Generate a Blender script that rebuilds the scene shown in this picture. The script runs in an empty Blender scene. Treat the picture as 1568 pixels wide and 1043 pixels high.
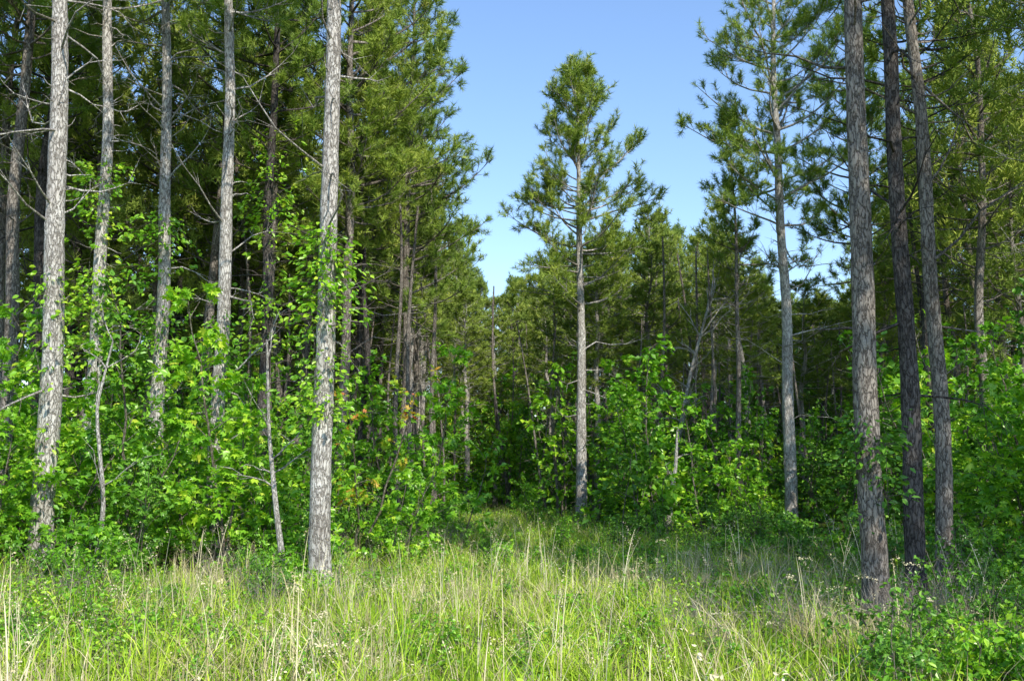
import bpy, math
import numpy as np
from mathutils import Vector

scene = bpy.context.scene
rad = math.radians

# ------------------------------------------------------------------ world / sun / camera
SUN_EL, SUN_AZ = 41.0, 150.0          # azimuth clockwise from +Y (sun right, behind viewer)
ts = Vector((math.sin(rad(SUN_AZ))*math.cos(rad(SUN_EL)), math.cos(rad(SUN_AZ))*math.cos(rad(SUN_EL)), math.sin(rad(SUN_EL))))
w = bpy.data.worlds.new("World"); scene.world = w; w.use_nodes = True
nt = w.node_tree; bg = nt.nodes['Background']
sky = nt.nodes.new('ShaderNodeTexSky'); sky.sky_type = 'NISHITA'; sky.sun_disc = False
sky.sun_elevation = rad(SUN_EL); sky.sun_rotation = rad(SUN_AZ); sky.air_density = 1.25; sky.dust_density = 0.3; sky.ozone_density = 2.5
tint = nt.nodes.new('ShaderNodeMix'); tint.data_type = 'RGBA'; tint.blend_type = 'MULTIPLY'; tint.inputs[0].default_value = 1; tint.inputs[7].default_value = (1.36, 1.46, 1.66, 1)
nt.links.new(sky.outputs[0], tint.inputs[6]); nt.links.new(tint.outputs[2], bg.inputs[0]); bg.inputs[1].default_value = 0.15
sl = bpy.data.lights.new("sun", 'SUN'); sl.energy = 5.0; sl.angle = rad(0.5); sl.color = (1.0, 0.95, 0.84)
so = bpy.data.objects.new("sun", sl); scene.collection.objects.link(so); so.location = ts*60
so.rotation_euler = ts.to_track_quat('Z', 'Y').to_euler()
cam = bpy.data.cameras.new("camera"); cam.lens = 35; cam.sensor_width = 36; cam.clip_end = 3000; cam.clip_start = .05
co = bpy.data.objects.new("camera", cam); scene.collection.objects.link(co)
co.location = (0, 0, 1.6); co.rotation_euler = (rad(97.5), 0, 0); scene.camera = co
scene.view_settings.view_transform = 'Standard'; scene.view_settings.look = 'None'; scene.view_settings.exposure = 0

# ------------------------------------------------------------------ materials
def newmat(name):
    m = bpy.data.materials.new(name); m.use_nodes = True
    m.node_tree.nodes.clear(); return m, m.node_tree.nodes, m.node_tree.links

def ramp(N, stops):
    r = N.new('ShaderNodeValToRGB'); e = r.color_ramp.elements
    e[0].position, e[0].color = stops[0][0], (*stops[0][1], 1)
    e[1].position, e[1].color = stops[-1][0], (*stops[-1][1], 1)
    for p, c in stops[1:-1]:
        x = e.new(p); x.color = (*c, 1)
    return r

def foliage(name, stops, trans=.35, gloss=.05, rough=.45, tcol=(1.5, 1.35, .6), orand=.35):
    m, N, L = newmat(name)
    at = N.new('ShaderNodeAttribute'); at.attribute_name = 'var'
    oi = N.new('ShaderNodeObjectInfo')
    a = N.new('ShaderNodeMath'); a.operation = 'MULTIPLY_ADD'; a.inputs[1].default_value = orand; L.new(oi.outputs['Random'], a.inputs[0])
    s = N.new('ShaderNodeMath'); s.operation = 'MULTIPLY'; s.inputs[1].default_value = 1-orand; L.new(at.outputs['Fac'], s.inputs[0]); L.new(s.outputs[0], a.inputs[2])
    r = ramp(N, stops); L.new(a.outputs[0], r.inputs[0])
    d = N.new('ShaderNodeBsdfDiffuse'); L.new(r.outputs[0], d.inputs[0])
    last = d
    if trans > 0:
        t = N.new('ShaderNodeBsdfTranslucent')
        mu = N.new('ShaderNodeMix'); mu.data_type = 'RGBA'; mu.blend_type = 'MULTIPLY'; mu.inputs[0].default_value = 1
        L.new(r.outputs[0], mu.inputs[6]); mu.inputs[7].default_value = (*tcol, 1); L.new(mu.outputs[2], t.inputs[0])
        x = N.new('ShaderNodeMixShader'); x.inputs[0].default_value = trans; L.new(d.outputs[0], x.inputs[1]); L.new(t.outputs[0], x.inputs[2]); last = x
    if gloss > 0:
        g = N.new('ShaderNodeBsdfGlossy'); g.inputs['Roughness'].default_value = rough; g.inputs['Color'].default_value = (1, 1, .85, 1)
        y = N.new('ShaderNodeMixShader'); y.inputs[0].default_value = gloss; L.new(last.outputs[0], y.inputs[1]); L.new(g.outputs[0], y.inputs[2]); last = y
    o = N.new('ShaderNodeOutputMaterial'); L.new(last.outputs[0], o.inputs[0]); return m

def bark(name, crack, c1, c2, c3, sx=15, sz=4.5):
    m, N, L = newmat(name)
    tc = N.new('ShaderNodeTexCoord'); mp = N.new('ShaderNodeMapping'); mp.inputs['Scale'].default_value = (sx, sx, sz)
    L.new(tc.outputs['Object'], mp.inputs[0])
    nz = N.new('ShaderNodeTexNoise'); nz.inputs['Scale'].default_value = .9; nz.inputs['Detail'].default_value = 5; nz.inputs['Roughness'].default_value = .6; L.new(mp.outputs[0], nz.inputs[0])
    sc = N.new('ShaderNodeVectorMath'); sc.operation = 'SCALE'; sc.inputs['Scale'].default_value = 2.4; L.new(nz.outputs['Color'], sc.inputs[0])
    ad = N.new('ShaderNodeVectorMath'); ad.operation = 'ADD'; L.new(mp.outputs[0], ad.inputs[0]); L.new(sc.outputs[0], ad.inputs[1])
    v = N.new('ShaderNodeTexVoronoi'); v.feature = 'DISTANCE_TO_EDGE'; v.inputs['Scale'].default_value = 1.35; L.new(ad.outputs[0], v.inputs[0])
    n2 = N.new('ShaderNodeTexNoise'); n2.inputs['Scale'].default_value = 1.6; n2.inputs['Detail'].default_value = 6; L.new(tc.outputs['Object'], n2.inputs[0])
    mp3 = N.new('ShaderNodeMapping'); mp3.inputs['Scale'].default_value = (36, 36, 13); L.new(tc.outputs['Object'], mp3.inputs[0])
    n3 = N.new('ShaderNodeTexNoise'); n3.inputs['Scale'].default_value = 1; n3.inputs['Detail'].default_value = 5; n3.inputs['Roughness'].default_value = .75; L.new(mp3.outputs[0], n3.inputs[0])
    m2 = N.new('ShaderNodeMath'); m2.operation = 'MULTIPLY_ADD'; m2.inputs[1].default_value = .75; L.new(n3.outputs['Fac'], m2.inputs[0])
    m0 = N.new('ShaderNodeMath'); m0.operation = 'MULTIPLY'; m0.inputs[1].default_value = .65; L.new(n2.outputs['Fac'], m0.inputs[0]); L.new(m0.outputs[0], m2.inputs[2])
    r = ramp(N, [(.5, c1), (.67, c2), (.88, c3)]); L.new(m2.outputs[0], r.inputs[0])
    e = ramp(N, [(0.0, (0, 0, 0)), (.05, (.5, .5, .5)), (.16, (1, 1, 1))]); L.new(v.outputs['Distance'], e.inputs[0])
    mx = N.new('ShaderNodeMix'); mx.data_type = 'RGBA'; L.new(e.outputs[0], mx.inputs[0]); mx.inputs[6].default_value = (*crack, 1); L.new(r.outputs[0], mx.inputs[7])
    bs = N.new('ShaderNodeBsdfDiffuse'); L.new(mx.outputs[2], bs.inputs['Color'])
    bm = N.new('ShaderNodeBump'); bm.inputs['Strength'].default_value = .8; bm.inputs['Distance'].default_value = .022
    h = N.new('ShaderNodeMath'); h.operation = 'MULTIPLY_ADD'; h.inputs[1].default_value = 1.1; L.new(n3.outputs['Fac'], h.inputs[0]); L.new(e.outputs[0], h.inputs[2])
    L.new(h.outputs[0], bm.inputs['Height']); L.new(bm.outputs[0], bs.inputs['Normal'])
    o = N.new('ShaderNodeOutputMaterial'); L.new(bs.outputs[0], o.inputs[0]); return m

M_BARK = bark("pine_bark_grey", (.20, .17, .14), (.34, .30, .26), (.58, .535, .475), (.82, .78, .71))
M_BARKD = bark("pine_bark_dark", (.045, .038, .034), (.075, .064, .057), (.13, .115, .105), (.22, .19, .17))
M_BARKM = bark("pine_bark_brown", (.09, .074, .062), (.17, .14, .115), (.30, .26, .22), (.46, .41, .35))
M_DEAD = bark("dead_wood", (.25, .22, .19), (.42, .38, .33), (.6, .56, .5), (.78, .74, .68), 30, 6)
M_STEM = bark("sapling_bark", (.08, .07, .04), (.18, .15, .1), (.28, .25, .19), (.38, .35, .29), 40, 10)
M_NEED = foliage("pine_needles", [(0, (.09, .175, .035)), (.5, (.24, .35, .05)), (.85, (.42, .49, .075)), (1, (.55, .52, .12))], 0, .02, .35)
M_NEED_LIT = foliage("forest_pine_needles_lit", [(0, (.11, .19, .04)), (.5, (.29, .38, .07)), (.85, (.48, .53, .10)), (1, (.6, .56, .15))], 0, .0, .35)  # brighter copy of the needles: sunlit, hazy distance painted into the colour
M_LEAF = foliage("green_leaves", [(0, (.06, .18, .014)), (.35, (.15, .39, .022)), (.62, (.30, .58, .035)), (.85, (.52, .74, .05)), (1, (.74, .80, .09))], .33, .04, .35, (1.3, 1.25, .4), .3)
M_LEAFD = foliage("dark_leaves", [(0, (.045, .13, .02)), (.5, (.11, .27, .025)), (1, (.25, .46, .035))], 0, .03, .35)
M_LEAFR = foliage("young_red_leaves", [(0, (.13, .35, .03)), (.64, (.28, .5, .03)), (.8, (.6, .45, .05)), (1, (.65, .16, .08))], .35, .02)
M_GRASS = foliage("green_grass", [(0, (.10, .22, .018)), (.5, (.31, .49, .032)), (.85, (.52, .66, .06)), (1, (.68, .70, .16))], 0, .0, .5, (1.3, 1.3, .5), .2)
M_DRY = foliage("dry_grass", [(0, (.27, .22, .10)), (.5, (.56, .47, .24)), (1, (.82, .74, .5))], 0, .0, .5, (1.1, 1, .8), .2)
M_TWIG = foliage("dead_twigs", [(0, (.14, .12, .10)), (.5, (.3, .26, .21)), (1, (.48, .43, .37))], 0., 0)

def ground_mat():
    m, N, L = newmat("grassy_soil")
    tc = N.new('ShaderNodeTexCoord')
    n1 = N.new('ShaderNodeTexNoise'); n1.inputs['Scale'].default_value = .6; n1.inputs['Detail'].default_value = 6; L.new(tc.outputs['Object'], n1.inputs[0])
    n2 = N.new('ShaderNodeTexNoise'); n2.inputs['Scale'].default_value = 14; n2.inputs['Detail'].default_value = 8; L.new(tc.outputs['Object'], n2.inputs[0])
    r1 = ramp(N, [(.35, (.06, .09, .02)), (.65, (.12, .18, .03))]); L.new(n2.outputs['Fac'], r1.inputs[0])
    r2 = ramp(N, [(.35, (.06, .04, .025)), (.65, (.2, .15, .09))]); L.new(n2.outputs['Fac'], r2.inputs[0])
    r3 = ramp(N, [(.45, (0, 0, 0)), (.6, (1, 1, 1))]); L.new(n1.outputs['Fac'], r3.inputs[0])
    mx = N.new('ShaderNodeMix'); mx.data_type = 'RGBA'; L.new(r3.outputs[0], mx.inputs[0]); L.new(r1.outputs[0], mx.inputs[6]); L.new(r2.outputs[0], mx.inputs[7])
    bs = N.new('ShaderNodeBsdfDiffuse'); L.new(mx.outputs[2], bs.inputs['Color'])
    bm = N.new('ShaderNodeBump'); bm.inputs['Strength'].default_value = 1; bm.inputs['Distance'].default_value = .06; L.new(n2.outputs['Fac'], bm.inputs['Height']); L.new(bm.outputs[0], bs.inputs['Normal'])
    o = N.new('ShaderNodeOutputMaterial'); L.new(bs.outputs[0], o.inputs[0]); return m
M_GROUND = ground_mat()

# ------------------------------------------------------------------ mesh builder
class MB:
    def __init__(s): s.V = []; s.F = []; s.M = []; s.S = []; s.A = []; s.n = 0
    def add(s, V, F, mat, var=.5, smooth=False):
        V = np.asarray(V, dtype=np.float32).reshape(-1, 3); F = np.asarray(F, dtype=np.int32).reshape(-1, 3)
        s.V.append(V); s.F.append(F+s.n); s.M.append(np.full(len(F), mat, np.int32)); s.S.append(np.full(len(F), smooth, bool))
        s.A.append(np.broadcast_to(np.asarray(var, dtype=np.float32), (len(V),)).astype(np.float32)); s.n += len(V)
    def merge(s, o, R, t, sc, off=0., szz=1., madd=0):
        c, q = math.cos(R), math.sin(R); M = np.array([[c, q, 0], [-q, c, 0], [0, 0, szz]])*sc
        V = np.concatenate(o.V)@M+t; F = np.concatenate(o.F)
        s.V.append(V.astype(np.float32)); s.F.append(F+s.n); s.M.append(np.concatenate(o.M)+madd); s.S.append(np.concatenate(o.S)); s.A.append(np.clip(np.concatenate(o.A)+off, 0, 1)); s.n += len(V)
    def mesh(s, name, mats):
        V = np.concatenate(s.V); F = np.concatenate(s.F).astype(np.int32); me = bpy.data.meshes.new(name)
        me.vertices.add(len(V)); me.vertices.foreach_set('co', V.ravel())
        me.loops.add(len(F)*3); me.polygons.add(len(F))
        me.loops.foreach_set('vertex_index', F.ravel())
        me.polygons.foreach_set('loop_start', np.arange(0, len(F)*3, 3, dtype=np.int32))
        me.polygons.foreach_set('material_index', np.concatenate(s.M).astype(np.int32))
        me.polygons.foreach_set('use_smooth', np.concatenate(s.S))
        a = me.attributes.new('var', 'FLOAT', 'POINT'); a.data.foreach_set('value', np.concatenate(s.A).astype(np.float32))
        for m in mats: me.materials.append(m)
        me.update(calc_edges=True); return me

def nrm(a): return a/np.maximum(np.linalg.norm(a, axis=-1, keepdims=True), 1e-9)

def basis(d, ref=None):
    d = nrm(d)
    if ref is None:
        ref = np.where(np.abs(d[:, 2:3]) < .95, np.array([[0., 0, 1]]), np.array([[1., 0, 0]]))
    x = nrm(np.cross(ref, d)); y = np.cross(d, x); return x, y, d

def sticks(mb, P0, P1, r0, r1, mat, sides=3, var=.5, smooth=True):
    P0 = np.asarray(P0, float).reshape(-1, 3); P1 = np.asarray(P1, float).reshape(-1, 3); n = len(P0)
    if n == 0: return
    r0 = np.broadcast_to(np.asarray(r0, float), (n,)); r1 = np.broadcast_to(np.asarray(r1, float), (n,))
    x, y, d = basis(P1-P0)
    a = np.arange(sides)*2*np.pi/sides
    c = np.cos(a)[None, :, None]*x[:, None]+np.sin(a)[None, :, None]*y[:, None]
    V = np.concatenate([P0[:, None]+c*r0[:, None, None], P1[:, None]+c*r1[:, None, None]], 1)
    f = []
    for i in range(sides):
        j = (i+1) % sides; f += [(i, j, sides+j), (i, sides+j, sides+i)]
    F = np.array(f)[None]+(np.arange(n)*2*sides)[:, None, None]
    var = np.asarray(var)
    if var.ndim: var = np.repeat(var, 2*sides)
    mb.add(V, F, mat, var, smooth)

def tube(mb, P, r, mat, sides=12, rng=None, amp=0., var=.5):
    P = np.asarray(P, float); n = len(P); r = np.asarray(r, float)
    a = np.arange(sides)*2*np.pi/sides
    T = np.gradient(P, axis=0); x, y, d = basis(T, np.array([[0., 1., 0.]]) if abs(T[0][1]) < .8*np.linalg.norm(T[0]) else None)
    rr = np.repeat(r[:, None], sides, 1)
    if amp and rng is not None: rr = rr*(1+rng.normal(0, amp, rr.shape))
    V = P[:, None]+(np.cos(a)[None, :, None]*x[:, None]+np.sin(a)[None, :, None]*y[:, None])*rr[:, :, None]
    F = []
    for k in range(n-1):
        for i in range(sides):
            j = (i+1) % sides; A, B, C, D = k*sides+i, k*sides+j, (k+1)*sides+j, (k+1)*sides+i
            F += [(A, B, C), (A, C, D)]
    mb.add(V, F, mat, var, True)

# ------------------------------------------------------------------ pines
def base_tufts(n, wd, back):
    rg = np.random.default_rng(5); out = []
    for k in range(5):
        th = np.radians(rg.uniform(15, 85, n)); ph = rg.uniform(0, 2*np.pi, n); l = rg.uniform(.7, 1.05, n)
        b0 = np.stack([np.zeros(n), np.zeros(n), rg.uniform(-back, .1, n)], 1)
        d = np.stack([np.sin(th)*np.cos(ph), np.sin(th)*np.sin(ph), np.cos(th)], 1)
        s = nrm(np.cross(d, rg.normal(size=(n, 3))))*wd
        out.append(np.stack([b0-s, b0+s, b0+d*l[:, None]], 1).reshape(-1, 3))
    return out
TUFT_N, TUFT_F = base_tufts(44, .034, .9), base_tufts(16, .065, .9)

def add_tufts(mb, rg, P, D, size, mat, TUFT):
    P = np.asarray(P); D = np.asarray(D); n = len(P)
    D = nrm(D+rg.normal(0, .2, D.shape)+np.array([0, 0, .3])); x, y, d = basis(D)
    sp = np.asarray(size)*rg.uniform(.75, 1.15, n); var = np.clip(rg.normal(.45, .18, n), 0, 1)
    which = rg.integers(0, 5, n)
    for k in range(5):
        i = np.where(which == k)[0]
        if not len(i): continue
        T = TUFT[k]
        V = (T[None, :, 0:1]*x[i][:, None]+T[None, :, 1:2]*y[i][:, None]+T[None, :, 2:3]*d[i][:, None])*sp[i][:, None, None]+P[i][:, None]
        m = T.shape[0]; F = np.arange(len(i)*m).reshape(-1, 3)
        mb.add(V, F, mat, np.repeat(var[i], m), False)

def pine_mesh(name, seed, H, r0, c0, cr, lean=(0, 0), wob=.06, sides=14, dens=1.0, nstub=14, mats=None, step=.3, power=.6, tsize=.19, whorl=1., tuft=None, lvar=(.6, 1.18), el0=2):
    rg = np.random.default_rng(seed); mb = MB(); p = rg.uniform(0, 6.28, 4)
    def C(z):
        z = np.asarray(z, float)
        return np.stack([lean[0]*z+wob*(np.sin(z*.55+p[0])-np.sin(p[0])+.4*np.sin(z*1.4+p[1])-.4*np.sin(p[1])),
                         lean[1]*z+wob*(np.sin(z*.5+p[2])-np.sin(p[2])), z], -1)
    def RR(z): return np.maximum(r0*(1-.72*z/H-.25*(z/H)**4)+r0*.3*np.exp(-np.maximum(z, 0)/.22), .012)
    zs = np.arange(-.35, H, step); tube(mb, C(zs), RR(zs), 0, sides, rg, .035)
    SP0, SP1, SR0, SR1 = [], [], [], []; TP, TD = [], []
    for k in range(nstub):
        z = rg.uniform(2.0, c0) if rg.random() < .5 else c0-abs(rg.normal(0, .28))*c0
        if z < 1.2: continue
        az = rg.uniform(0, 6.28); el = rad(rg.uniform(-25, 45)); L = rg.uniform(.12, .5) if rg.random() < .5 else rg.uniform(.6, 1.9)
        q = C(z)+np.array([np.cos(az), np.sin(az), 0])*RR(z)*.6; ns = 4; r = .012+.008*L
        for j in range(ns):
            d = np.array([np.cos(az)*np.cos(el), np.sin(az)*np.cos(el), np.sin(el)]); q2 = q+d*L/ns
            SP0.append(q); SP1.append(q2); SR0.append(r*(1-j/ns*.8)); SR1.append(r*(1-(j+1)/ns*.8))
            if L > .6 and j > 0:
                for _ in range(2):
                    dd = nrm(d+rg.normal(0, .6, 3)); SP0.append(q2); SP1.append(q2+dd*L*rg.uniform(.1, .35)); SR0.append(.006); SR1.append(.002)
            q = q2; az += rg.normal(0, .3); el += rg.normal(0, .25)
    z = c0; az0 = rg.uniform(0, 6.28)
    while z < H-.15:
        t = (z-c0)/(H-c0); n = rg.integers(2, 5) if t > .08 else rg.integers(1, 3)
        for k in range(n):
            L = cr*(min(1, .62+1.5*t)*(1-t)**power+.07)*rg.uniform(*lvar)
            az = az0+k*2*np.pi/n+rg.normal(0, .35); el = rad(el0+42*t+rg.normal(0, 9)); ns = 6
            zz = min(z+rg.uniform(-.12, .12), H-.05); q = C(zz); pts = [q]; dirs = []
            for j in range(ns):
                d = np.array([np.cos(az)*np.cos(el), np.sin(az)*np.cos(el), np.sin(el)]); q = q+d*L/ns; pts.append(q); dirs.append(d)
                el += rad(rg.normal(5, 4)); az += rg.normal(0, .09)
            rl = .010+.013*L
            for j in range(ns):
                SP0.append(pts[j]); SP1.append(pts[j+1]); SR0.append(rl*(1-j/ns*.85)); SR1.append(rl*(1-(j+1)/ns*.85))
            TP.append(pts[-1]); TD.append(dirs[-1])
            nsec = int((3+L*4.2)*dens)
            for m in range(nsec):
                s = rg.uniform(.25, .98)*ns; j = min(int(s), ns-1); q = pts[j]+dirs[j]*(s-j)*L/ns
                aa = az+rg.choice([-1, 1])*rad(rg.uniform(25, 65)); ee = el*.6+rad(rg.normal(14, 20))
                d = np.array([np.cos(aa)*np.cos(ee), np.sin(aa)*np.cos(ee), np.sin(ee)])
                l2 = .16+.42*L*(1-s/ns*.75)*rg.uniform(.35, .9); q2 = q+d*l2
                SP0.append(q); SP1.append(q2); SR0.append(.009); SR1.append(.004)
                TP.append(q2); TD.append(d)
                for u in range(int(l2/.2)):
                    if rg.random() < .35: continue
                    b = q+d*l2*rg.uniform(.3, .9); dd = nrm(d+rg.normal(0, .65, 3)+np.array([0, 0, .25])); e = b+dd*rg.uniform(.15, .34)
                    if tuft is None: SP0.append(b); SP1.append(e); SR0.append(.005); SR1.append(.003)
                    TP.append(e); TD.append(dd)
        z += rg.uniform(.28, .55)*whorl*(1 if t < .8 else .7); az0 += 2.4
    for k in range(6):
        TP.append(C(H)+rg.normal(0, .06, 3)); TD.append(np.array([0, 0, 1.])+rg.normal(0, .3, 3))
    sticks(mb, SP0, SP1, SR0, SR1, 0, 3)
    add_tufts(mb, rg, np.array(TP), np.array(TD), tsize, 1, tuft or TUFT_N)
    return mb.mesh(name, mats or [M_BARK, M_NEED])

# ------------------------------------------------------------------ leaves
OVAL = (np.array([(0, 0, 0), (-.3, .35, .07), (-.22, .72, .05), (0, 1, -.1), (.22, .72, .05), (.3, .35, .07)], float),
        np.array([(0, 3, 2), (0, 2, 1), (0, 5, 4), (0, 4, 3)]))
LOBE = (np.array([(0, 0, 0), (-.5, .22, -.06), (-.2, .42, .04), (-.46, .82, -.07), (-.12, .68, .03), (0, 1.1, -.1), (.12, .68, .03), (.46, .82, -.07), (.2, .42, .04), (.5, .22, -.06)], float),
        np.array([(0, 2, 1), (0, 4, 2), (2, 4, 3), (0, 6, 4), (4, 6, 5), (0, 8, 6), (6, 8, 7), (0, 9, 8)]))
DIAM = (np.array([(0, 0, 0), (-.36, .5, .08), (0, 1, -.08), (.36, .5, .08)], float), np.array([(0, 2, 1), (0, 3, 2)]))

def add_leaves(mb, rg, P, D, size, mat, shape, tilt=.45, vm=.45, vs=.2):
    P = np.asarray(P); n = len(P); D = np.asarray(D)
    f = nrm(D*[1, 1, .6]+rg.normal(0, .45, (n, 3))+np.array([0, 0, -.35]))
    up = nrm(np.array([0, 0, 1.])+rg.normal(0, tilt, (n, 3))+nrm(D*[1, 1, 0])*.35)
    x = nrm(np.cross(f, up)); u = np.cross(x, f)
    S, F = shape; sz = size*rg.uniform(.6, 1.2, n)
    V = (S[None, :, 0:1]*x[:, None]+S[None, :, 1:2]*f[:, None]+S[None, :, 2:3]*u[:, None])*sz[:, None, None]+P[:, None]
    FF = F[None]+(np.arange(n)*len(S))[:, None, None]
    mb.add(V, FF, mat, np.repeat(np.clip(rg.normal(vm, vs, n), 0, 1), len(S)), False)

def sapling_mesh(name, seed, H, spread, leaf, shape, mats, stems=1, z0=.15, dens=1., curve=.1, tilt=.6, r=.02, vm=.45, vs=.25, per=(5, 10)):
    rg = np.random.default_rng(seed); mb = MB(); P0, P1, R0, R1 = [], [], [], []; LP, LD = [], []
    for s in range(stems):
        h = H*rg.uniform(.65, 1) if stems > 1 else H
        az = rg.uniform(0, 6.28); ln = rg.uniform(.05, .2)+(.25 if stems > 1 else 0); n = 9; q = np.array([rg.normal(0, .08), rg.normal(0, .08), -.1])*(1 if stems == 1 else 1.6)
        pts = [q]
        for k in range(n):
            d = nrm(np.array([np.cos(az)*ln, np.sin(az)*ln, 1])+rg.normal(0, curve, 3)*[1, 1, .3]); q = q+d*h/n; pts.append(q)
        pts = np.array(pts); rr = r*h/3*(1-np.linspace(0, .85, n+1))+.003
        tube(mb, pts, rr, 0, 6)
        nb = int(h*(1-z0)/.16*(.7 if stems > 1 else 1)*dens)
        for b in range(nb):
            t = z0+(1-z0)*(b+rg.random())/nb; u = t*n; j = min(int(u), n-1); q = pts[j]+(pts[j+1]-pts[j])*(u-j)
            a = b*2.4+rg.normal(0, .5); el = rad(rg.uniform(5, 45)+25*t); L = spread*(1.05-.65*t)*rg.uniform(.45, 1.15)
            d = np.array([np.cos(a)*np.cos(el), np.sin(a)*np.cos(el), np.sin(el)])
            e1 = q+d*L*.5; e2 = e1+nrm(d+np.array([0, 0, -.35])+rg.normal(0, .15, 3))*L*.5
            P0 += [q, e1]; P1 += [e1, e2]; R0 += [.009, .006]; R1 += [.006, .002]
            side = np.array([-np.sin(a), np.cos(a), 0])
            for m in range(int((3+L*5)*dens)):
                s_ = rg.uniform(.3, 1); b0 = q+(e1-q)*s_*2 if s_ < .5 else e1+(e2-e1)*(s_-.5)*2
                tw = side*rg.choice([-1, 1])*rg.uniform(.1, .38)*L+d*rg.uniform(.05, .25)*L+np.array([0, 0, rg.normal(0, .08)])
                if m % 2 == 0 and shape is not DIAM: P0.append(b0); P1.append(b0+tw); R0.append(.003); R1.append(.0015)
                for g in range(int(rg.integers(*per))):
                    LP.append(b0+tw*rg.uniform(.2, 1.05)+rg.normal(0, .035, 3)); LD.append(tw)
    sticks(mb, P0, P1, R0, R1, 0, 3)
    add_leaves(mb, rg, np.array(LP), nrm(np.array(LD)), leaf, 1, shape, tilt, vm, vs)
    return mb.mesh(name, mats)

# ------------------------------------------------------------------ grass
def blades(mb, rg, n, R, h0, h1, wd, mat, bend=.5, var=(.5, .2), segs=3):
    th = rg.uniform(0, 6.28, n); rr = R*np.sqrt(rg.random(n)); b = np.stack([rr*np.cos(th), rr*np.sin(th), np.full(n, -.05)], 1)
    hd = rg.uniform(0, 6.28, n); f = np.stack([np.cos(hd), np.sin(hd), np.zeros(n)], 1); s = np.stack([-np.sin(hd), np.cos(hd), np.zeros(n)], 1)
    tw = rg.normal(0, .8, n); s = s*np.cos(tw)[:, None]+f*np.sin(tw)[:, None]
    h = rg.uniform(h0, h1, n); bd = np.abs(rg.normal(0, bend, n))+.08; wv = wd*rg.uniform(.6, 1.3, n)
    rows = []
    for k in range(segs):
        t = k/segs; c = b+f*(h*bd*t**2)[:, None]+np.array([0, 0, 1.])*(h*(t-.32*bd*t*t))[:, None]; ww = (wv*(1-.5*t))[:, None]
        rows += [c-s*ww, c+s*ww]
    rows.append(b+f*(h*bd)[:, None]+np.array([0, 0, 1.])*(h*np.maximum(1-.32*bd, .3))[:, None])
    V = np.stack(rows, 1); m = V.shape[1]; F = []
    for k in range(segs-1):
        a = 2*k; F += [(a, a+1, a+3), (a, a+3, a+2)]
    a = 2*(segs-1); F.append((a, a+1, a+2))
    FF = np.array(F)[None]+(np.arange(n)*m)[:, None, None]
    mb.add(V, FF, mat, np.repeat(np.clip(rg.normal(var[0], var[1], n), 0, 1), m), False)
    return rows[-1]

def grass_mb(seed, kind):
    rg = np.random.default_rng(seed); mb = MB()
    if kind == 'green':
        blades(mb, rg, 44, .16, .10, .36, .006, 0, .85, (.5, .12)); blades(mb, rg, 3, .2, .2, .5, .003, 1, .6)
    elif kind == 'short':
        blades(mb, rg, 48, .22, .06, .2, .0075, 0, .9, (.5, .12)); blades(mb, rg, 2, .2, .1, .3, .003, 1, .8)
    elif kind == 'tall':
        blades(mb, rg, 28, .12, .25, .6, .005, 0, .5, (.6, .15)); blades(mb, rg, 4, .12, .4, .75, .003, 1, .4)
    elif kind == 'dry':
        blades(mb, rg, 26, .15, .2, .55, .0035, 1, .6); blades(mb, rg, 24, .16, .1, .35, .006, 0, .7)
    elif kind == 'seed':
        tips = blades(mb, rg, 4, .1, .5, .9, .0035, 1, .6, (.8, .15), 6); blades(mb, rg, 24, .15, .2, .45, .006, 0, .6); blades(mb, rg, 5, .15, .2, .5, .0035, 1, .6)
        P, D = [], []
        for t in tips:
            for k in range(18): P.append(t+rg.normal(0, .006, 3)+np.array([0, 0, -.008*k])-nrm(t*[1, 1, 0])*.007*k); D.append(rg.normal(0, 1, 3)+[0, 0, .6])
        add_leaves(mb, rg, np.array(P), np.array(D), .016, 1, OVAL, .8, .7, .12)
    elif kind == 'plume':      # big arching straw seed heads
        tips = blades(mb, rg, 6, .08, .6, .95, .005, 1, .9, (.9, .08), 7); blades(mb, rg, 24, .14, .2, .5, .004, 1, .8, (.8, .15))
        P, D = [], []
        for t in tips:
            for k in range(40): P.append(t+rg.normal(0, .008, 3)-nrm(t*[1, 1, 0])*.006*k+np.array([0, 0, .0015*k-.00006*k*k])); D.append(rg.normal(0, 1, 3)+[0, 0, .3])
        add_leaves(mb, rg, np.array(P), np.array(D), .02, 1, OVAL, .8, .9, .08)
    return mb

def weed_mb(seed, H, leaf, n, R=.2):
    rg = np.random.default_rng(seed); mb = MB(); LP, LD, P0, P1 = [], [], [], []
    for k in range(n):
        a = rg.uniform(0, 6.28); b = np.array([rg.normal(0, R*.5), rg.normal(0, R*.5), -.03]); h = H*rg.uniform(.5, 1.1)
        e = b+np.array([np.cos(a)*R*.8, np.sin(a)*R*.8, h]); P0.append(b); P1.append(e)
        for j in range(int(7+h*16)):
            t = rg.uniform(.2, 1); aa = rg.uniform(0, 6.28); LP.append(b+(e-b)*t+rg.normal(0, .03, 3)); LD.append([np.cos(aa), np.sin(aa), .3])
    sticks(mb, P0, P1, .004, .002, 0); add_leaves(mb, rg, np.array(LP), np.array(LD), leaf, 1, OVAL, .5)
    return mb

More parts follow.
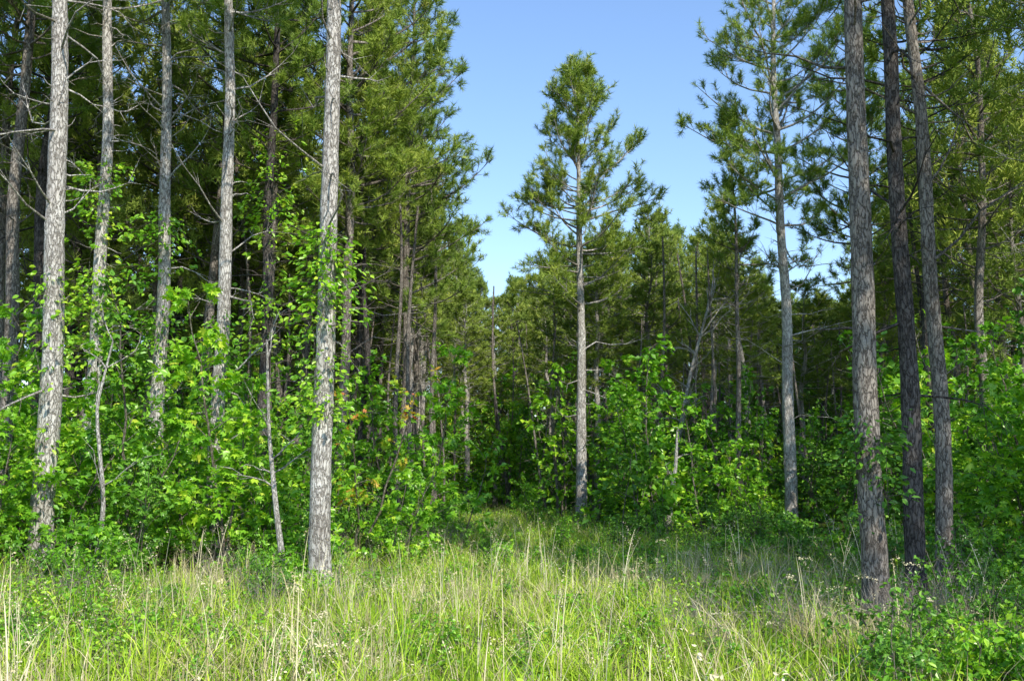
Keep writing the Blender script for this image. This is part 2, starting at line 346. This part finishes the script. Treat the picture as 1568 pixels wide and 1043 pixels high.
def brush_mesh(name, seed, H=.9, R=.5, n=40):
    rg = np.random.default_rng(seed); mb = MB(); P0, P1, R0, R1 = [], [], [], []
    for k in range(n):
        a = rg.uniform(0, 6.28); rr = R*rg.random(); q = np.array([rr*np.cos(a), rr*np.sin(a), -.03]); d = nrm(np.array([rg.normal(0, .5), rg.normal(0, .5), 1])); L = H*rg.uniform(.5, 1.1)
        for j in range(4):
            q2 = q+d*L/4; P0.append(q); P1.append(q2); R0.append(.005*(1-j*.2)); R1.append(.005*(.8-j*.2))
            for _ in range(2):
                P0.append(q2); P1.append(q2+nrm(d+rg.normal(0, .5, 3))*L*rg.uniform(.1, .3)); R0.append(.0025); R1.append(.001)
            q = q2; d = nrm(d+rg.normal(0, .2, 3))
    sticks(mb, P0, P1, R0, R1, 0, 3, rg.uniform(.1, 1, len(P0))); return mb.mesh(name, [M_TWIG])

# ------------------------------------------------------------------ terrain
def sm(t): t = np.clip(t, 0, 1); return t*t*(3-2*t)
def hgt(x, y):
    x = np.asarray(x, float); y = np.asarray(y, float)
    return (.03*np.sin(.7*x+.3)*np.sin(.6*y)+.09*np.sin(.25*x+1)*np.sin(.2*y+2)+.35*sm((-x-4)/7)*sm((y-10)/6)+.2*sm((x-6)/6)*sm((y-12)/8))
u = np.linspace(-1, 1, 260); g = np.sinh(u*5.2)/np.sinh(5.2)*900
X, Y = np.meshgrid(g, g+14); Z = hgt(X, Y)
V = np.stack([X, Y, Z], -1).reshape(-1, 3); n = len(u)
i = np.arange(n-1)[:, None]*n+np.arange(n-1)[None]; i = i.ravel()
F = np.concatenate([np.stack([i, i+1, i+n+1], 1), np.stack([i, i+n+1, i+n], 1)])
mb = MB(); mb.add(V, F, 0, .5, True)
scene.collection.objects.link(bpy.data.objects.new("ground", mb.mesh("ground", [M_GROUND])))

def place(name, me, x, y, rz=0., s=1., sz=None, dz=0.):
    o = bpy.data.objects.new(name, me); scene.collection.objects.link(o)
    o.location = (x, y, float(hgt(x, y))+dz); o.rotation_euler = (0, 0, rz); o.scale = (s, s, sz or s); return o

# ------------------------------------------------------------------ scatter (one object with instanced collection)
def scatter(name, meshes, P, yaw, scl, idx, tilt=None):
    col = bpy.data.collections.new(name+"_parts")
    for k, me in enumerate(meshes):
        col.objects.link(bpy.data.objects.new("%s_part_%02d" % (name, k), me))
    me = bpy.data.meshes.new(name); n = len(P); me.vertices.add(n); me.vertices.foreach_set('co', np.asarray(P, np.float32).ravel())
    r = np.zeros((n, 3), np.float32); r[:, 2] = yaw
    if tilt is not None: r[:, :2] = tilt
    me.attributes.new('rot', 'FLOAT_VECTOR', 'POINT').data.foreach_set('vector', r.ravel())
    scl = np.asarray(scl, np.float32); scl = np.repeat(scl[:, None], 3, 1) if scl.ndim == 1 else scl
    me.attributes.new('scl', 'FLOAT_VECTOR', 'POINT').data.foreach_set('vector', np.ascontiguousarray(scl).ravel())
    me.attributes.new('idx', 'INT', 'POINT').data.foreach_set('value', np.asarray(idx, np.int32))
    o = bpy.data.objects.new(name, me); scene.collection.objects.link(o)
    t = bpy.data.node_groups.new(name+"_nodes", 'GeometryNodeTree')
    t.interface.new_socket('Geometry', in_out='INPUT', socket_type='NodeSocketGeometry'); t.interface.new_socket('Geometry', in_out='OUTPUT', socket_type='NodeSocketGeometry')
    N, L = t.nodes, t.links
    gi, go = N.new('NodeGroupInput'), N.new('NodeGroupOutput')
    ci = N.new('GeometryNodeCollectionInfo'); ci.inputs['Collection'].default_value = col; ci.inputs['Separate Children'].default_value = True; ci.inputs['Reset Children'].default_value = True
    ip = N.new('GeometryNodeInstanceOnPoints'); ip.inputs['Pick Instance'].default_value = True
    def na(nm, tp):
        a = N.new('GeometryNodeInputNamedAttribute'); a.data_type = tp; a.inputs['Name'].default_value = nm; return [s for s in a.outputs if s.enabled][0]
    e = N.new('FunctionNodeEulerToRotation'); L.new(na('rot', 'FLOAT_VECTOR'), e.inputs[0]); L.new(e.outputs[0], ip.inputs['Rotation'])
    L.new(na('scl', 'FLOAT_VECTOR'), ip.inputs['Scale']); L.new(na('idx', 'INT'), ip.inputs['Instance Index'])
    L.new(gi.outputs[0], ip.inputs['Points']); L.new(ci.outputs[0], ip.inputs['Instance']); L.new(ip.outputs[0], go.inputs[0])
    md = o.modifiers.new("scatter", 'NODES'); md.node_group = t; return o

def pts3(x, y): return np.stack([x, y, hgt(x, y)], 1)
rg = np.random.default_rng(77)

# clearing outline (left and right edge of the grass opening as a function of y); the corridor closes at y = 38
def xl(y): return np.interp(y, [0, 12.8, 13.6, 14.6, 20, 30, 38, 38.1, 70], [-60, -40, -5.5, -3.0, -2.2, -1.6, -.9, 50, 50])
def xr(y): return np.interp(y, [0, 9.2, 10, 12, 17, 20, 22, 24, 30, 38, 38.1, 70], [60, 30, 6.4, 5.4, 6.4, 5.6, 4.0, 1.6, .5, .0, -50, -50])

# ------------------------------------------------------------------ hero pines (x, y, H, r, crown start, crown radius, lean, bark)
heroes = [
 (-6.96, 15.0, 19, .175, 9.8, 2.3, -.026, M_BARK, 40, .05),
 (-7.95, 19.0, 19, .15, 10.5, 2.2, -.02, M_BARK, 46, .05),
 (-7.05, 20.0, 18, .16, 10.8, 2.3, -.024, M_BARK, 46, .05),
 (-5.28, 18.0, 18, .145, 9.5, 2.0, -.012, M_BARK, 34, .04),
 (-2.74, 14.5, 19, .16, 10.5, 2.2, -.003, M_BARK, 26, .02),
 (-4.05, 24.0, 19, .14, 7.0, 3.2, .0, M_BARKM, 34, .05),
 (-5.55, 22.0, 18, .14, 9.0, 2.1, .01, M_BARKD, 30, .05),
 (-10.1, 20.0, 19, .16, 9.0, 2.4, .0, M_BARKM, 30, .06),
 (-10.8, 22.5, 18, .16, 8.5, 2.3, .01, M_BARKD, 30, .08),
 (1.99, 29.0, 13.6, .17, 6.2, 2.8, .001, M_BARK, 22, .02),
 (7.18, 26.0, 17.5, .17, 7.8, 3.3, -.003, M_BARK, 26, .05),
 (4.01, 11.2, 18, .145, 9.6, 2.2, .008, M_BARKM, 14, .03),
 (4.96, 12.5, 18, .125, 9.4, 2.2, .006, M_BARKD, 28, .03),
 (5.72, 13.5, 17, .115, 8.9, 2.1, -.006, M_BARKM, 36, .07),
 (10.9, 31.0, 17, .15, 7.0, 2.6, .0, M_BARKM, 20, .05),
 (-3.1, 28.0, 17.5, .14, 5.5, 2.9, .01, M_BARKM, 24, .05),
 (6.5, 28.5, 12, .09, 7.0, 1.6, .0, M_BARKM, 14, .05),
]
for k, (x, y, H, r, c0, cr, ln, bk, ns, wb) in enumerate(heroes):
    c = k == 9
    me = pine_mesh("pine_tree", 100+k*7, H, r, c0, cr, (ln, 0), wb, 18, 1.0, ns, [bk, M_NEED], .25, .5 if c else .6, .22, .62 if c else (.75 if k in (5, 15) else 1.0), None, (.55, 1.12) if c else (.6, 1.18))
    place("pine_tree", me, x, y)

# shared pines for neighbours and the distant forest (last three: crowns that reach lower)
PV = [pine_mesh("forest_pine_%d" % k, 900+k, H, r, c0, cr, (ln, 0), .13, 8, .75, ns, [bk, M_NEED_LIT], .6, .55, .26, 1.0, TUFT_F)
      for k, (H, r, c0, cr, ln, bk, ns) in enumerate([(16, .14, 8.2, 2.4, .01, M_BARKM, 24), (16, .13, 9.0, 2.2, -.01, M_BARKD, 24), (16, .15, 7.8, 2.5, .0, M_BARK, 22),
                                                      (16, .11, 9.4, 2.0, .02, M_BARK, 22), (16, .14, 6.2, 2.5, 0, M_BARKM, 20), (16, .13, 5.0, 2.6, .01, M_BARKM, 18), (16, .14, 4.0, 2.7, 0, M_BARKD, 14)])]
YP = [pine_mesh("young_pine_%d" % k, 950+k, 9.5, .09, .7, 2.3, (0, 0), .05, 6, .7, 0, [M_BARKM, M_NEED_LIT], .6, .7, .27, 1.1, TUFT_F, (.6, 1.15), -5) for k in range(2)]
# mid-distance individual pines: (x, y, variant, scale)
mids = [(-7.6, 25, 4, 1.1), (-9.4, 26.5, 5, 1.05), (-12.5, 24, 4, 1.15), (-6.0, 28, 5, 1.1), (-12.8, 18.5, 1, 1.15), (-14.5, 21, 0, 1.1), (-9.0, 30, 6, 1.05),
        (-4.4, 31, 4, 1.05), (-3.6, 35, 4, .95), (10.0, 23.5, 1, 1.1), (12.6, 26.0, 4, 1.12), (11.2, 19.4, 3, 1.05), (12.8, 21.5, 2, 1.1), (14.0, 30, 4, 1.05), (12.2, 16.2, 1, 1.1),
        # beyond the right edge of the view: these stand between the sun and the right side of the clearing
        (9.5, 10.5, 5, 1.05), (8.8, 5.0, 5, 1.05), (11.8, 7.5, 4, 1.1), (8.6, 13.6, 3, 1.0), (11.6, 3.2, 4, 1.05), (-12.0, 15.0, 3, 1.1)]
for x, y, v, s in mids:
    place("pine_tree", PV[v], x, y, rg.uniform(0, 6.28), s)

# distant forest
def skyline(u):   # tangent of forest top elevation by bearing
    return np.interp(u, [-.2, -.12, -.06, -.02, 0, .03, .08, .14, .18, .22, .25, .28, .32, .36, .42], [.7, .5, .31, .23, .205, .24, .27, .285, .285, .295, .28, .20, .18, .32, .7])
Px, Py, Sc, Ix = [], [], [], []
tries = 0
while len(Px) < 240 and tries < 20000:
    tries += 1
    y = 24+58*rg.random()**1.35; x = rg.uniform(-.6*y-3, .6*y+3)
    if xl(y)-1.6 < x < xr(y)+2.0: continue
    if -3 < x < 13 and y < 31: continue
    if x > 0 and y < 27: continue
    if (x < -.25*y-4 or x > .38*y+3) and y > 46: continue
    md = 2.0 if y < 60 else 2.4
    if any((x-a)**2+(y-b)**2 < md*md for a, b in zip(Px, Py)): continue
    if any((x-a[0])**2+(y-a[1])**2 < 2.2 for a in heroes+mids): continue
    lim = (1.6+y*min(skyline((x+dx)/y) for dx in (-1.2, 0, 1.2)))/16.3
    s = min(rg.uniform(.8, 1.15), lim*rg.uniform(.84, 1.0))
    if s < .5: continue
    Px.append(x); Py.append(y); Sc.append(s); Ix.append(rg.choice([0, 4, 5, 6, 1, 5]) if (x/y < -.12 or x/y > .34) else rg.choice([0, 1, 2, 3, 2, 4]))
npine = len(Px)
tries = 0
while len(Px) < npine+110 and tries < 9000:      # closed edge of young pines at the back of the stand
    tries += 1
    y = rg.uniform(50, 70); x = rg.uniform(-.36*y-3, .45*y+3)
    if any((x-a)**2+(y-b)**2 < 1.4 for a, b in zip(Px, Py)): continue
    lim = (1.6+y*skyline(x/y))/9.6
    Px.append(x); Py.append(y); Sc.append(min(rg.uniform(.7, 1.3), lim*.95)); Ix.append(rg.integers(7, 9))
Px, Py, Sc = map(np.array, (Px, Py, Sc))
scatter("distant_pine_forest", PV+YP, pts3(Px, Py), rg.uniform(0, 6.28, len(Px)), np.stack([np.maximum(Sc, .85)*rg.uniform(.85, 1.15, len(Sc)), np.maximum(Sc, .85), Sc], 1), Ix, rg.normal(0, .025, (len(Px), 2)))

# thin suppressed pines and bare poles between them
def pole_mesh(name, seed, H, r):
    rr_ = np.random.default_rng(seed); mb = MB(); p = rr_.uniform(0, 6.28, 2); zs = np.arange(-.2, H, .5)
    f = lambda z: np.stack([.14*np.sin(z*.5+p[0])+.02*z, .1*np.sin(z*.6+p[1]), z], -1)
    tube(mb, f(zs), r*(1-.7*zs/H)+.008, 0, 7, rr_, .04); A, B = [], []
    for k in range(26):
        z = rr_.uniform(1.5, H); a = rr_.uniform(0, 6.28); q = f(np.float64(z)); A.append(q); B.append(q+np.array([np.cos(a), np.sin(a), rr_.normal(.1, .4)])*rr_.uniform(.15, 1.1))
    sticks(mb, A, B, .011, .003, 0); return mb.mesh(name, [M_BARKM])
PO = [pole_mesh("pole_%d" % k, 300+k, 8+k, .045+.015*k) for k in range(4)]
px, py = [], []
while len(px) < 95:
    y = rg.uniform(24, 42); x = rg.uniform(-8, 14)
    if xl(y)-.4 < x < xr(y)+.4 and y < 38: continue
    if x > 1 and y < 29.5: continue
    px.append(x); py.append(y)
px, py = np.array(px), np.array(py)
scatter("thin_dead_pine_stand", PO, pts3(px, py), rg.uniform(0, 6.28, len(px)), rg.uniform(.5, .95, len(px)), rg.integers(0, 4, len(px)), rg.normal(0, .045, (len(px), 2)))

# ------------------------------------------------------------------ saplings and undergrowth
SV = [sapling_mesh("sapling_a", 1, 4.2, 1.2, .14, LOBE, [M_STEM, M_LEAF], 1, .12),
      sapling_mesh("sapling_b", 2, 3.4, 1.1, .13, OVAL, [M_STEM, M_LEAF], 2, .1),
      sapling_mesh("sapling_c", 3, 3.0, 1.2, .14, LOBE, [M_STEM, M_LEAF], 3, .08, .85),
      sapling_mesh("sapling_d", 4, 4.6, 1.1, .12, OVAL, [M_STEM, M_LEAFD], 1, .15),
      sapling_mesh("sapling_e", 5, 3.6, 1.2, .13, LOBE, [M_STEM, M_LEAFD], 2, .1)]
BV = [sapling_mesh("bush_a", 11, 1.3, .6, .085, OVAL, [M_STEM, M_LEAF], 5, .05, 1.1),
      sapling_mesh("bush_b", 12, 1.1, .65, .095, LOBE, [M_STEM, M_LEAF], 4, .05, 1.1),
      sapling_mesh("bush_c", 13, 1.5, .6, .075, OVAL, [M_STEM, M_LEAFD], 6, .05, 1.),
      sapling_mesh("bush_d", 14, .9, .6, .08, LOBE, [M_STEM, M_LEAFD], 5, .05, 1.1)]
# lighter versions for the depth of the stand
FV = [sapling_mesh("far_sapling_a", 61, 4.4, 1.3, .17, DIAM, [M_STEM, M_LEAF], 1, .12, .9, per=(4, 7)),
      sapling_mesh("far_sapling_b", 62, 3.4, 1.2, .16, DIAM, [M_STEM, M_LEAF], 2, .1, .85, per=(4, 7)),
      sapling_mesh("far_sapling_c", 63, 4.6, 1.3, .16, DIAM, [M_STEM, M_LEAFD], 2, .08, .85, per=(4, 7)),
      sapling_mesh("far_bush", 64, 1.9, .8, .14, DIAM, [M_STEM, M_LEAFD], 4, .05, .9, per=(4, 7)),
      sapling_mesh("far_bush_b", 65, 1.7, .9, .14, DIAM, [M_STEM, M_LEAF], 4, .05, .9, per=(4, 7))]
RED = sapling_mesh("red_sapling", 21, 3.8, .8, .10, LOBE, [M_STEM, M_LEAFR], 2, .3, .8, vm=.45, vs=.25)

for x, y, v, s in [(-7.7, 14.6, 0, .85), (-5.9, 15.2, 2, 1.0), (-4.5, 15.8, 0, 1.05), (-6.5, 16.6, 1, 1.15), (-3.6, 16.0, 1, .95), (-8.9, 15.6, 2, 1.05), (-1.7, 19.5, 0, .95), (-2.0, 17.2, 2, .85), (-1.5, 21.5, 1, 1.0),
                   (3.2, 25.0, 0, .8), (4.4, 25.5, 2, .8), (.7, 27.5, 2, .65), (8.2, 15.5, 0, 1.15), (9.0, 17.2, 2, 1.3), (7.8, 17.5, 1, 1.1), (5.6, 24.0, 2, .7), (-.3, 38.0, 0, 1.0), (.8, 39.0, 2, 1.2), (-1.2, 39.0, 1, 1.2), (3.8, 29.5, 0, 1.15), (4.9, 28.0, 1, 1.1)]:
    place("sapling_tree", SV[v], x, y, rg.uniform(0, 6.28), s)
for x, y, s in [(-2.6, 17.0, 1.05)]:
    place("red_leaved_sapling", RED, x, y, 2.0, s)

Px, Py, Sc, Ix = [], [], [], []
tries = 0
while len(Px) < 690 and tries < 40000:
    tries += 1
    y = 12.5+42*rg.random()**1.25; x = rg.uniform(-.56*y-1.5, .56*y+1.5)
    l, r = xl(y), xr(y)
    if l < x < r: continue
    if y > 40 and (x/y < -.3 or x/y > .45): continue
    e = min(abs(x-l), abs(x-r), (y-13.0) if x < -3 else 99, (y-9.8) if x > 5 else 99)
    low = x > 1.5 and y < 24 and x < 8.5
    if e < 0: continue
    if 20 < y < 29.3 and abs(x-1.99) < .75: continue
    if 20 < y < 26.3 and abs(x-7.1) < .7: continue
    if any((x-a)**2+(y-b)**2 < (.45 if y < 30 else .8) for a, b in zip(Px, Py)): continue
    mid = -.12*y < x < .34*y and 22 < y
    if e < .8 or low:
        i = rg.choice([5, 6, 7, 8]); s = rg.uniform(.6, 1.1)
    elif y > 42:
        i = rg.choice([9, 10, 11, 11]); s = rg.uniform(1.0, 1.7)
    elif mid:
        if rg.random() < .58: i = rg.choice([12, 13, 13]); s = rg.uniform(.7, 1.5)
        else: i = rg.choice([9, 10, 11]); s = rg.uniform(.55, 1.15)
    elif y > 23:
        i = rg.choice([9, 10, 11, 13, 12]); s = rg.uniform(.7, 1.25)
    else:
        i = rg.choice([0, 1, 2, 0, 1, 2, 3, 4]); s = rg.uniform(.65, 1.15)*(1.0 if e > 2 else .85)
        if rg.random() < .25: i = rg.choice([5, 7]); s = rg.uniform(1, 1.6)
    Px.append(x); Py.append(y); Sc.append(s); Ix.append(i)
Px, Py = np.array(Px), np.array(Py)
scatter("undergrowth", SV+BV+FV, pts3(Px, Py), rg.uniform(0, 6.28, len(Px)), np.array(Sc), Ix, rg.normal(0, .06, (len(Px), 2)))
print("undergrowth", len(Px))

# ------------------------------------------------------------------ climbing vines
def vine(x, y, lean, r, z0, z1, n, leaf, mat, seed, out=.22):
    rg = np.random.default_rng(seed); mb = MB(); LP, LD, P0, P1 = [], [], [], []
    q = None
    for k in range(int((z1-z0)/.12)):
        z = z0+k*.12; a = 1.5*np.sin(z*1.1)+4.4+rg.normal(0, .1); p = np.array([lean*z+np.cos(a)*(r+.01), np.sin(a)*(r+.01), z])
        if q is not None: P0.append(q); P1.append(p)
        q = p
    for k in range(n):
        z = z0+(z1-z0)*rg.random()**1.0; dn = .5+.5*np.sin(z*2.3+seed)
        if rg.random() > dn+.25: continue
        a = rg.uniform(2.6, 6.6); o = r+abs(rg.normal(0, out))*.8; p0 = np.array([lean*z+np.cos(a)*r, np.sin(a)*r, z]); d = np.array([np.cos(a), np.sin(a), rg.normal(-.1, .3)])
        p = p0+d*(o-r); P0.append(p0); P1.append(p)
        for j in range(4): LP.append(p+rg.normal(0, .05, 3)); LD.append(d)
    sticks(mb, P0, P1, .006, .003, 0)
    add_leaves(mb, rg, np.array(LP), np.array(LD), leaf, 1, OVAL, .9, .55)
    place("climbing_vine", mb.mesh("climbing_vine", [M_STEM, mat]), x, y)
vine(-2.74, 14.5, -.003, .15, 2.4, 5.2, 420, .10, M_LEAF, 3, .28)
vine(-7.95, 19, -.02, .14, 1, 7.4, 480, .12, M_LEAF, 4, .34)
vine(-7.05, 20, -.024, .15, 1, 6.6, 420, .12, M_LEAF, 5, .34)
vine(-6.96, 15, -.026, .16, 1, 4.5, 150, .10, M_LEAF, 6, .15)
vine(-5.28, 18, -.012, .13, .8, 4.6, 190, .11, M_LEAF, 7, .25)
vine(4.01, 11.2, .008, .14, 1.2, 2.3, 130, .09, M_LEAFD, 8, .18)
vine(-5.55, 22, .01, .14, 4, 9.5, 300, .12, M_LEAF, 9, .35)

# ------------------------------------------------------------------ dead snags
def snag(name, path, r, seed, x, y, br=8, mat=M_DEAD):
    rg = np.random.default_rng(seed); mb = MB(); path = np.array(path, float); t = np.linspace(0, 1, len(path)*4); s = np.linspace(0, 1, len(path))
    P = np.stack([np.interp(t, s, path[:, k]) for k in range(3)], 1); P[1:-1] = (P[:-2]+P[1:-1]*2+P[2:])/4
    tube(mb, P, r*(1-.8*t)+.004, 0, 9, rg, .04); P0, P1, R0, R1 = [], [], [], []
    for k in range(br):
        j = rg.integers(len(P)//3, len(P)); q = P[j]; d = nrm(np.array([rg.normal(0, 1), rg.normal(0, .6), .9])); L = rg.uniform(.3, 1.2)*path[-1][2]/4
        for m in range(4):
            q2 = q+d*L/4; P0.append(q); P1.append(q2); R0.append(r*.3*(1-m*.2)); R1.append(r*.3*(.8-m*.2))
            P0.append(q2); P1.append(q2+nrm(d+rg.normal(0, .5, 3))*L*.3); R0.append(r*.12); R1.append(r*.04); q = q2; d = nrm(d+rg.normal(0, .2, 3))
    sticks(mb, P0, P1, R0, R1, 0, 5); place(name, mb.mesh(name, [mat]), x, y)
snag("dead_tree", [(0, 0, -.1), (.1, 0, .8), (.25, 0, 1.7), (.3, 0, 2.5)], .09, 1, 3.75, 24.5, 3)
snag("dead_tree", [(0, 0, -.1), (.3, 0, 2), (.8, 0, 4.5), (1.6, 0, 7.2)], .10, 2, 4.6, 30.0, 22)
snag("dead_tree", [(0, 0, -.1), (-.2, 0, 1.2), (-.35, .1, 2.2), (-.4, 0, 3.6)], .05, 3, -3.3, 14.9, 6)
snag("dead_tree", [(0, 0, -.1), (.1, 0, 1.0), (-.1, 0, 2.4), (.1, 0, 3.4)], .04, 4, -6.0, 14.6, 6)
snag("dead_tree", [(0, 0, -.1), (.05, 0, 2.0), (.2, 0, 4.0), (.2, 0, 6.4)], .07, 5, 9.9, 29.0, 8)

# ------------------------------------------------------------------ meadow (1.5 m patches, each composed of many tufts)
G = {k: [grass_mb(30+7*j+i, k) for j in range(3)] for i, k in enumerate(['green', 'short', 'tall', 'dry', 'seed', 'plume'])}
W_ = [weed_mb(41, .3, .05, 9), weed_mb(42, .42, .06, 8), weed_mb(43, .35, .045, 12, .3)]
def patch(name, seed, mix, wn, pl=0):
    rg = np.random.default_rng(seed); mb = MB(); ks = list(mix); pr = np.array([mix[k] for k in ks], float); pr /= pr.sum()
    for j in range(44):
        k = ks[rg.choice(len(ks), p=pr)]
        mb.merge(G[k][rg.integers(3)], rg.uniform(0, 6.28), np.array([rg.uniform(-.8, .8), rg.uniform(-.8, .8), 0]), rg.uniform(.55, 1.3), rg.normal(0, .2), rg.uniform(.7, 1.15))
    for j in range(wn):
        mb.merge(W_[rg.integers(3)], rg.uniform(0, 6.28), np.array([rg.uniform(-.8, .8), rg.uniform(-.8, .8), 0]), rg.uniform(.6, 1.2), rg.normal(0, .12), 1., 2)
    for j in range(pl):
        mb.merge(G['plume'][j % 3], rg.uniform(0, 6.28), np.array([rg.uniform(-.6, .6), rg.uniform(-.6, .6), 0]), rg.uniform(.8, 1.1))
    return mb.mesh(name, [M_GRASS, M_DRY, M_STEM, M_LEAF])
mixes = [({'green': 5, 'short': 2, 'tall': 1, 'dry': .7}, 4), ({'green': 4, 'short': 1, 'tall': 2.5, 'dry': .7}, 3), ({'green': 3, 'tall': 1, 'dry': 4, 'seed': 1}, 2), ({'green': 3, 'short': 4}, 14),
         ({'green': 4, 'tall': 1, 'dry': 1, 'seed': 1.5}, 2), ({'short': 4, 'green': 2}, 22), ({'green': 4, 'tall': 2, 'short': 2}, 6), ({'dry': 5, 'green': 2, 'seed': .5}, 1, 1), ({'green': 5, 'dry': 2, 'tall': 1}, 1, 2)]
GP = [patch("meadow_patch_%d" % k, 60+k, *m) for k, m in enumerate(mixes)]
gx, gy, gi_ = [], [], []
for yy in np.arange(3.5, 41, 1.35):
    for xx in np.arange(-22, 22, 1.35):
        if abs(xx) > .58*yy+2.5: continue
        x = xx+rg.uniform(-.2, .2); y = yy+rg.uniform(-.2, .2)
        if not (xl(y)-.6 < x < xr(y)+.7) and y < 37.5: continue
        if y > 37.5 and abs(x) > 3: continue
        nz = np.sin(x*.6+1)*np.sin(y*.5+.5)+.5*np.sin(x*1.3-y*.9)+rg.normal(0, .4)
        if x < -2.5 and y > 8.5: k = rg.choice([3, 5, 0, 6, 2])
        elif x > 2.5 and y > 8.5: k = rg.choice([3, 6, 5, 2, 7])
        elif y > 15: k = rg.choice([0, 1, 6, 3, 6])
        else: k = rg.choice([2, 7, 4, 8]) if nz > .4 else rg.choice([0, 1, 6, 4, 0, 3])
        gx.append(x); gy.append(y); gi_.append(k)
gx, gy = np.array(gx), np.array(gy)
scatter("meadow_grass", GP, pts3(gx, gy), rg.integers(0, 4, len(gx))*np.pi/2, rg.uniform(.95, 1.1, len(gx)), gi_)
print("patches", len(gx))

# low bushes along the forest edge
N_ = 1000
y = 4+24*rg.random(N_)**1.1; x = rg.uniform(-1, 1, N_)*(.6*y+2)
near = (np.abs(x-xl(y)) < .9) | (np.abs(x-xr(y)) < .9) | ((x > 2.3) & (y < 10) & (y > 6) & (x > .36*y) & (rg.random(N_) < .6)) | ((y > 12.2) & (y < 14) & (x < -2.5)) | ((y > 17) & (y < 22) & (x > 2) & (x < 6) & (rg.random(N_) < .5)) | ((y > 13) & (y < 30) & (np.abs(x-.3) < 3) & (rg.random(N_) < .12))
x, y = x[near], y[near]
scatter("low_bushes", BV, pts3(x, y), rg.uniform(0, 6.28, len(x)), rg.uniform(.35, .75, len(x)), rg.integers(0, 4, len(x)), rg.normal(0, .1, (len(x), 2)))

DV = [brush_mesh("brush_a", 51), brush_mesh("brush_b", 52, .7, .6, 50), brush_mesh("brush_c", 53, 1.2, .3, 14)]
bx = np.concatenate([rg.normal(-1.9, .5, 8), rg.normal(3.0, .8, 8), rg.normal(4.4, .8, 8), rg.uniform(-7, 7, 20)])
by = np.concatenate([rg.normal(21, .8, 8), rg.normal(10.5, .8, 8), rg.normal(10.3, .5, 8), rg.uniform(9, 15, 20)])
scatter("dead_brush", DV, pts3(bx, by), rg.uniform(0, 6.28, len(bx)), rg.uniform(.4, .8, len(bx)), rg.choice([0, 1, 2], len(bx)))
print("done")
